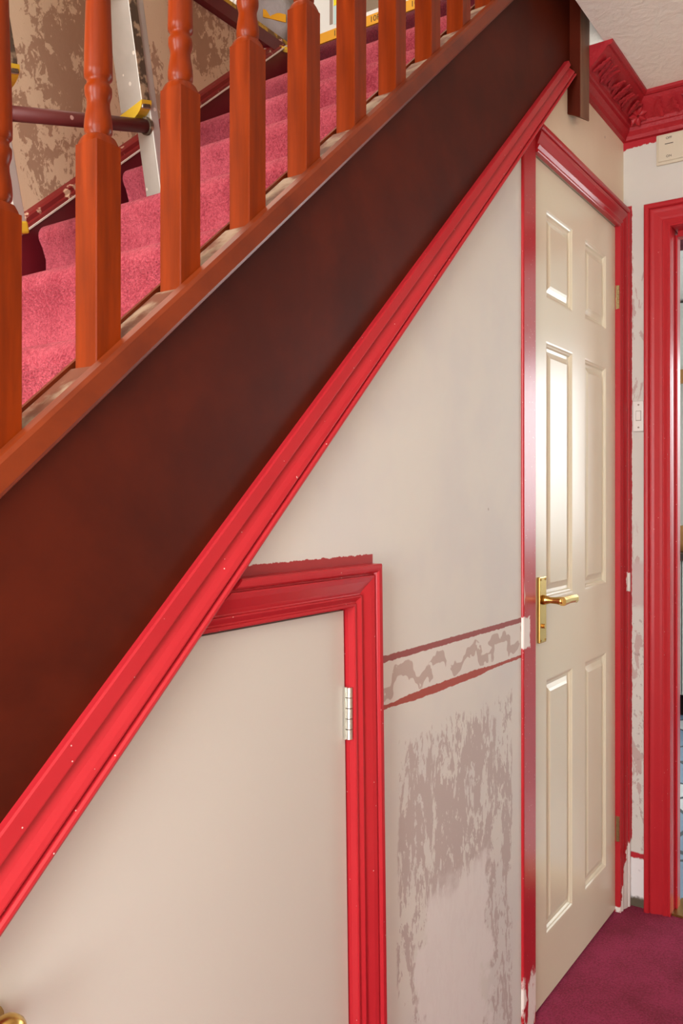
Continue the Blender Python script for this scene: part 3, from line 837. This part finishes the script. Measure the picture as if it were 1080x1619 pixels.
# ------------------------------------------------------------------ ladder on the stairs
PR_ = Vector((1.310, 0.674, 2.010)); PL_ = Vector((0.976, 0.703, 1.921))
r_ = (PR_ - PL_).normalized()
up = Vector((-0.229, -0.079, 0.97)); up = (up - r_ * up.dot(r_)).normalized()
nn = r_.cross(up).normalized()          # across the stile (depth)
lad = empty('ladder', tuple(PR_ - up * 0.23), 'paint splashed aluminium ladder with yellow end caps standing on the stairs', 'ladder')
def stile(P, sgn, lo, hi, hw, ht, off, name='stile'):
    """hw half depth along nn, ht half thickness along r"""
    c = P + up * (lo + hi) / 2 + r_ * off + nn * 0
    return obox(c, r_, nn, up, ht, hw, (hi - lo) / 2)
for P, sg in ((PR_, 1), (PL_, -1)):
    lo = -0.216 if sg > 0 else -0.205
    ob_ = 0.032 if sg > 0 else 0.062      # lower end of the sliding outer section
    on_ = -0.016 if sg > 0 else 0.002
    v, f = obox(P + up * (lo + 1.6) / 2 + r_ * (sg * 0.013) + nn * -0.010, r_, nn, up, 0.011, 0.026, (1.6 - lo) / 2)
    o = mk('inner_stile', v, f, MAT['alu'], lad, mats=[MAT['alu_edge']]); bevel(o, 0.002)
    v, f = obox(P + up * (ob_ + 1.6) / 2 + r_ * (sg * -0.011) + nn * on_, r_, nn, up, 0.0115, 0.038, (1.6 - ob_) / 2)
    o = mk('outer_stile', v, f, MAT['alu'], lad, mats=[MAT['alu_edge']])
    for q in o.data.polygons:
        if abs(q.normal.dot(nn)) > 0.9: q.material_index = 1
    bevel(o, 0.002)
    secs = []
    for tt in (-0.0135, 0.0135):
        ring = []
        for i in range(13):
            a = math.pi * i / 12
            ring.append(tuple(P + r_ * (sg * -0.011 + tt) + nn * (on_ + 0.040 * math.cos(a)) + up * (ob_ + 0.006 - 0.024 * math.sin(a) + 0.010 * math.cos(a))))
        secs.append(ring)
    v, f = loft(secs); mk('end_cap', v, f, MAT['yellow'], lad)
    v, f = obox(P + up * (lo - 0.004) + r_ * (sg * 0.013) + nn * -0.010, r_, nn, up, 0.014, 0.029, 0.012)
    bevel(mk('foot', v, f, MAT['yellow'], lad), 0.004)
for k in range(0, 5):
    v, f = tube(PL_ + up * (0.27 * k), PR_ + up * (0.27 * k), 0.0145, 18); ru = mk('rung', v, f, MAT['rung'], lad, smooth=False)
    for q in ru.data.polygons: q.use_smooth = len(q.vertices) == 4
    v, f = tube(PR_ + up * (0.27 * k) - r_ * 0.004, PR_ + up * (0.27 * k) + r_ * 0.004, 0.019, 18); mk('collar', v, f, MAT['alu_edge'], ru)

# ------------------------------------------------------------------ things at the head of the stairs
LZ = 2.579
b1 = empty('flat_carton', (2.19, 0.56, LZ), 'flat white carton with an orange printed band at the top of the stairs', 'box')
v, f = box(2.114, 2.30, 0.40, 0.665, LZ + 0.031, LZ + 0.044); bevel(mk('lid', v, f, MAT['carton'], b1), 0.001)
v, f = box(2.112, 2.302, 0.398, 0.667, LZ + 0.0005, LZ + 0.031); mk('band', v, f, MAT['orange'], b1)
text('10R', 'lettering', b1, (2.1118, 0.585, LZ + 0.016), (0, -1, 0), (0, 0, 1), 0.024, MAT['ink'])
text('10', 'lettering', b1, (2.1118, 0.455, LZ + 0.016), (0, -1, 0), (0, 0, 1), 0.024, MAT['ink'])
text('SOFT', 'lettering', b1, (2.1138, 0.580, LZ + 0.0375), (0, -1, 0), (0, 0, 1), 0.009, MAT['ink']) if False else None
b2 = empty('tall_carton', (2.17, 0.74, LZ), 'tall white carton with yellow print and orange base band on the landing edge', 'box')
v, f = box(2.114, 2.20, 0.672, 0.815, LZ + 0.031, LZ + 0.26); bevel(mk('body', v, f, MAT['carton'], b2), 0.001)
v, f = box(2.112, 2.202, 0.670, 0.817, LZ + 0.0005, LZ + 0.031); mk('band', v, f, MAT['orange'], b2)
v, f = box(2.1130, 2.1142, 0.682, 0.733, LZ + 0.045, LZ + 0.24); mk('printed_panel', v, f, MAT['carton_blue'], b2)
v, f = box(2.1128, 2.1140, 0.737, 0.748, LZ + 0.048, LZ + 0.24); mk('printed_stripe', v, f, MAT['grey_print'], b2)
v, f = join(box(2.1122, 2.1132, 0.675, 0.733, LZ + 0.100, LZ + 0.17)); mk('printed_label', v, f, MAT['lemon'], b2)
v, f = join(box(2.1112, 2.1123, 0.700, 0.716, LZ + 0.112, LZ + 0.122), box(2.1112, 2.1123, 0.685, 0.694, LZ + 0.118, LZ + 0.134)); mk('printed_mark', v, f, MAT['ink'], b2)
text('10', 'lettering', b2, (2.1118, 0.722, LZ + 0.016), (0, -1, 0), (0, 0, 1), 0.024, MAT['ink'])
# crumpled polythene sack
bm = bmesh.new(); bmesh.ops.create_icosphere(bm, subdivisions=4, radius=1.0)
from mathutils import noise as mn
V = []
for q in bm.verts:
    c = q.co; n = 1 + 0.22 * mn.noise(c * 2.1) + 0.12 * mn.noise(c * 5.3) + 0.05 * mn.noise(c * 11)
    V.append((2.16 + c.x * 0.20 * n, 1.06 + c.y * 0.15 * n, max(LZ + 0.001, LZ + 0.13 + c.z * 0.15 * n)))
F = [tuple(w.index for w in q.verts) for q in bm.faces]; bm.free()
tag(mk('plastic_sack', V, F, MAT['poly'], origin=(2.16, 1.06, LZ), smooth=True), 'crumpled grey polythene sack lying on the landing edge', 'bag')

sack = bpy.data.objects['plastic_sack']
sack['_o'] = (2.16, 1.06, LZ)
ax_, ay_, az_ = Vector((0.75, -0.66, -0.10)).normalized(), Vector((-0.66, -0.75, 0)).normalized(), Vector((0, 0, 1))
v, f = obox((2.068, 0.925, 2.690), ax_, ay_, az_, 0.036, 0.0015, 0.012); mk('label_strip', v, f, MAT['orange'], sack)
v, f = obox((2.050, 0.866, 2.560), ax_, ay_, az_, 0.034, 0.0012, 0.008)
tag(mk('tape_end', v, f, MAT['tape'], origin=(2.05, 0.866, 2.552)), 'short end of yellow tape hanging below the polythene sack', 'tape')

# ------------------------------------------------------------------ kitchen seen through the doorway
v, f = box(XE + 0.10, 6.2, -2.4, 2.0, -0.05, -0.002)
st(mk('floor_kitchen', v, f, MAT['vinyl']), 'blue and white patterned kitchen vinyl floor', 'floor')
v, f = join(box(5.7, 5.8, -2.4, 2.0, 0, 2.4), box(XE + 0.1, 5.8, 0.98, 1.06, 0, 2.4), box(XE + 0.1, 5.8, -2.5, -2.4, 0, 2.4))
st(mk('wall_kitchen', v, f, MAT['kwall']), 'pale kitchen wall beyond the doorway', 'wall')
v, f = box(XE + 0.1, 5.8, -2.5, 2.0, 2.40, 2.45)
st(mk('ceiling_kitchen', v, f, MAT['kwall']), 'white kitchen ceiling', 'ceiling')
v, f = box(XE, XE + 0.12, -0.884, -0.137, -0.004, 0.006)
st(mk('trim_7', v, f, MAT['brass_old']), 'metal threshold strip in the kitchen doorway', 'threshold')
for i in range(3):
    y0 = 0.98 - 0.6 * (i + 1); lab = ['in the far corner', 'beside the corner unit', 'furthest from the corner'][i]
    u = empty('kitchen_unit', (5.3, y0 + 0.3, 0), 'white kitchen base unit ' + lab, 'cabinet', 'white kitchen base units')
    v, f = box(4.99, 5.69, y0 + 0.001, y0 + 0.599, 0.12, 0.868); mk('carcass', v, f, MAT['unit'], u)
    v, f = box(5.03, 5.69, y0 + 0.001, y0 + 0.599, 0.0, 0.12); mk('plinth', v, f, MAT['dark'], u)
    v, f = box(4.968, 4.99, y0 + 0.003, y0 + 0.597, 0.125, 0.865); dd = bevel(mk('unit_door', v, f, MAT['unit'], u), 0.004)
    v, f = tube((4.955, y0 + 0.55, 0.70), (4.955, y0 + 0.55, 0.82), 0.005, 10); mk('handle', v, f, MAT['steel'], dd)
v, f = box(4.95, 5.69, -0.82, 0.979, 0.870, 0.908)
tag(bevel(mk('worktop', v, f, MAT['worktop'], origin=(5.3, 0.1, 0.87)), 0.004), 'dark kitchen worktop on the white units', 'worktop')
v, f = lathe(5.12, 0.40, [(.045, .909), (.055, .912), (.060, .96), (.062, 1.02), (.058, 1.055), (.045, 1.058), (.040, .93), (.001, .925)], 20)
tag(mk('storage_jar', v, f, MAT['oak'], origin=(5.12, 0.40, 0.909), smooth=True), 'beige pot standing on the kitchen worktop', 'pot')
wu = empty('wall_unit', (5.5, 0.4, 1.95), 'white kitchen wall unit with oak pelmet', 'cabinet')
v, f = box(5.36, 5.69, -0.2, 0.97, 1.98, 2.38); mk('carcass', v, f, MAT['unit'], wu)
v, f = box(5.34, 5.38, -0.2, 0.97, 1.90, 1.98); mk('pelmet', v, f, MAT['oak'], wu)

for o in bpy.data.objects:
    if '_o' in o: del o['_o']
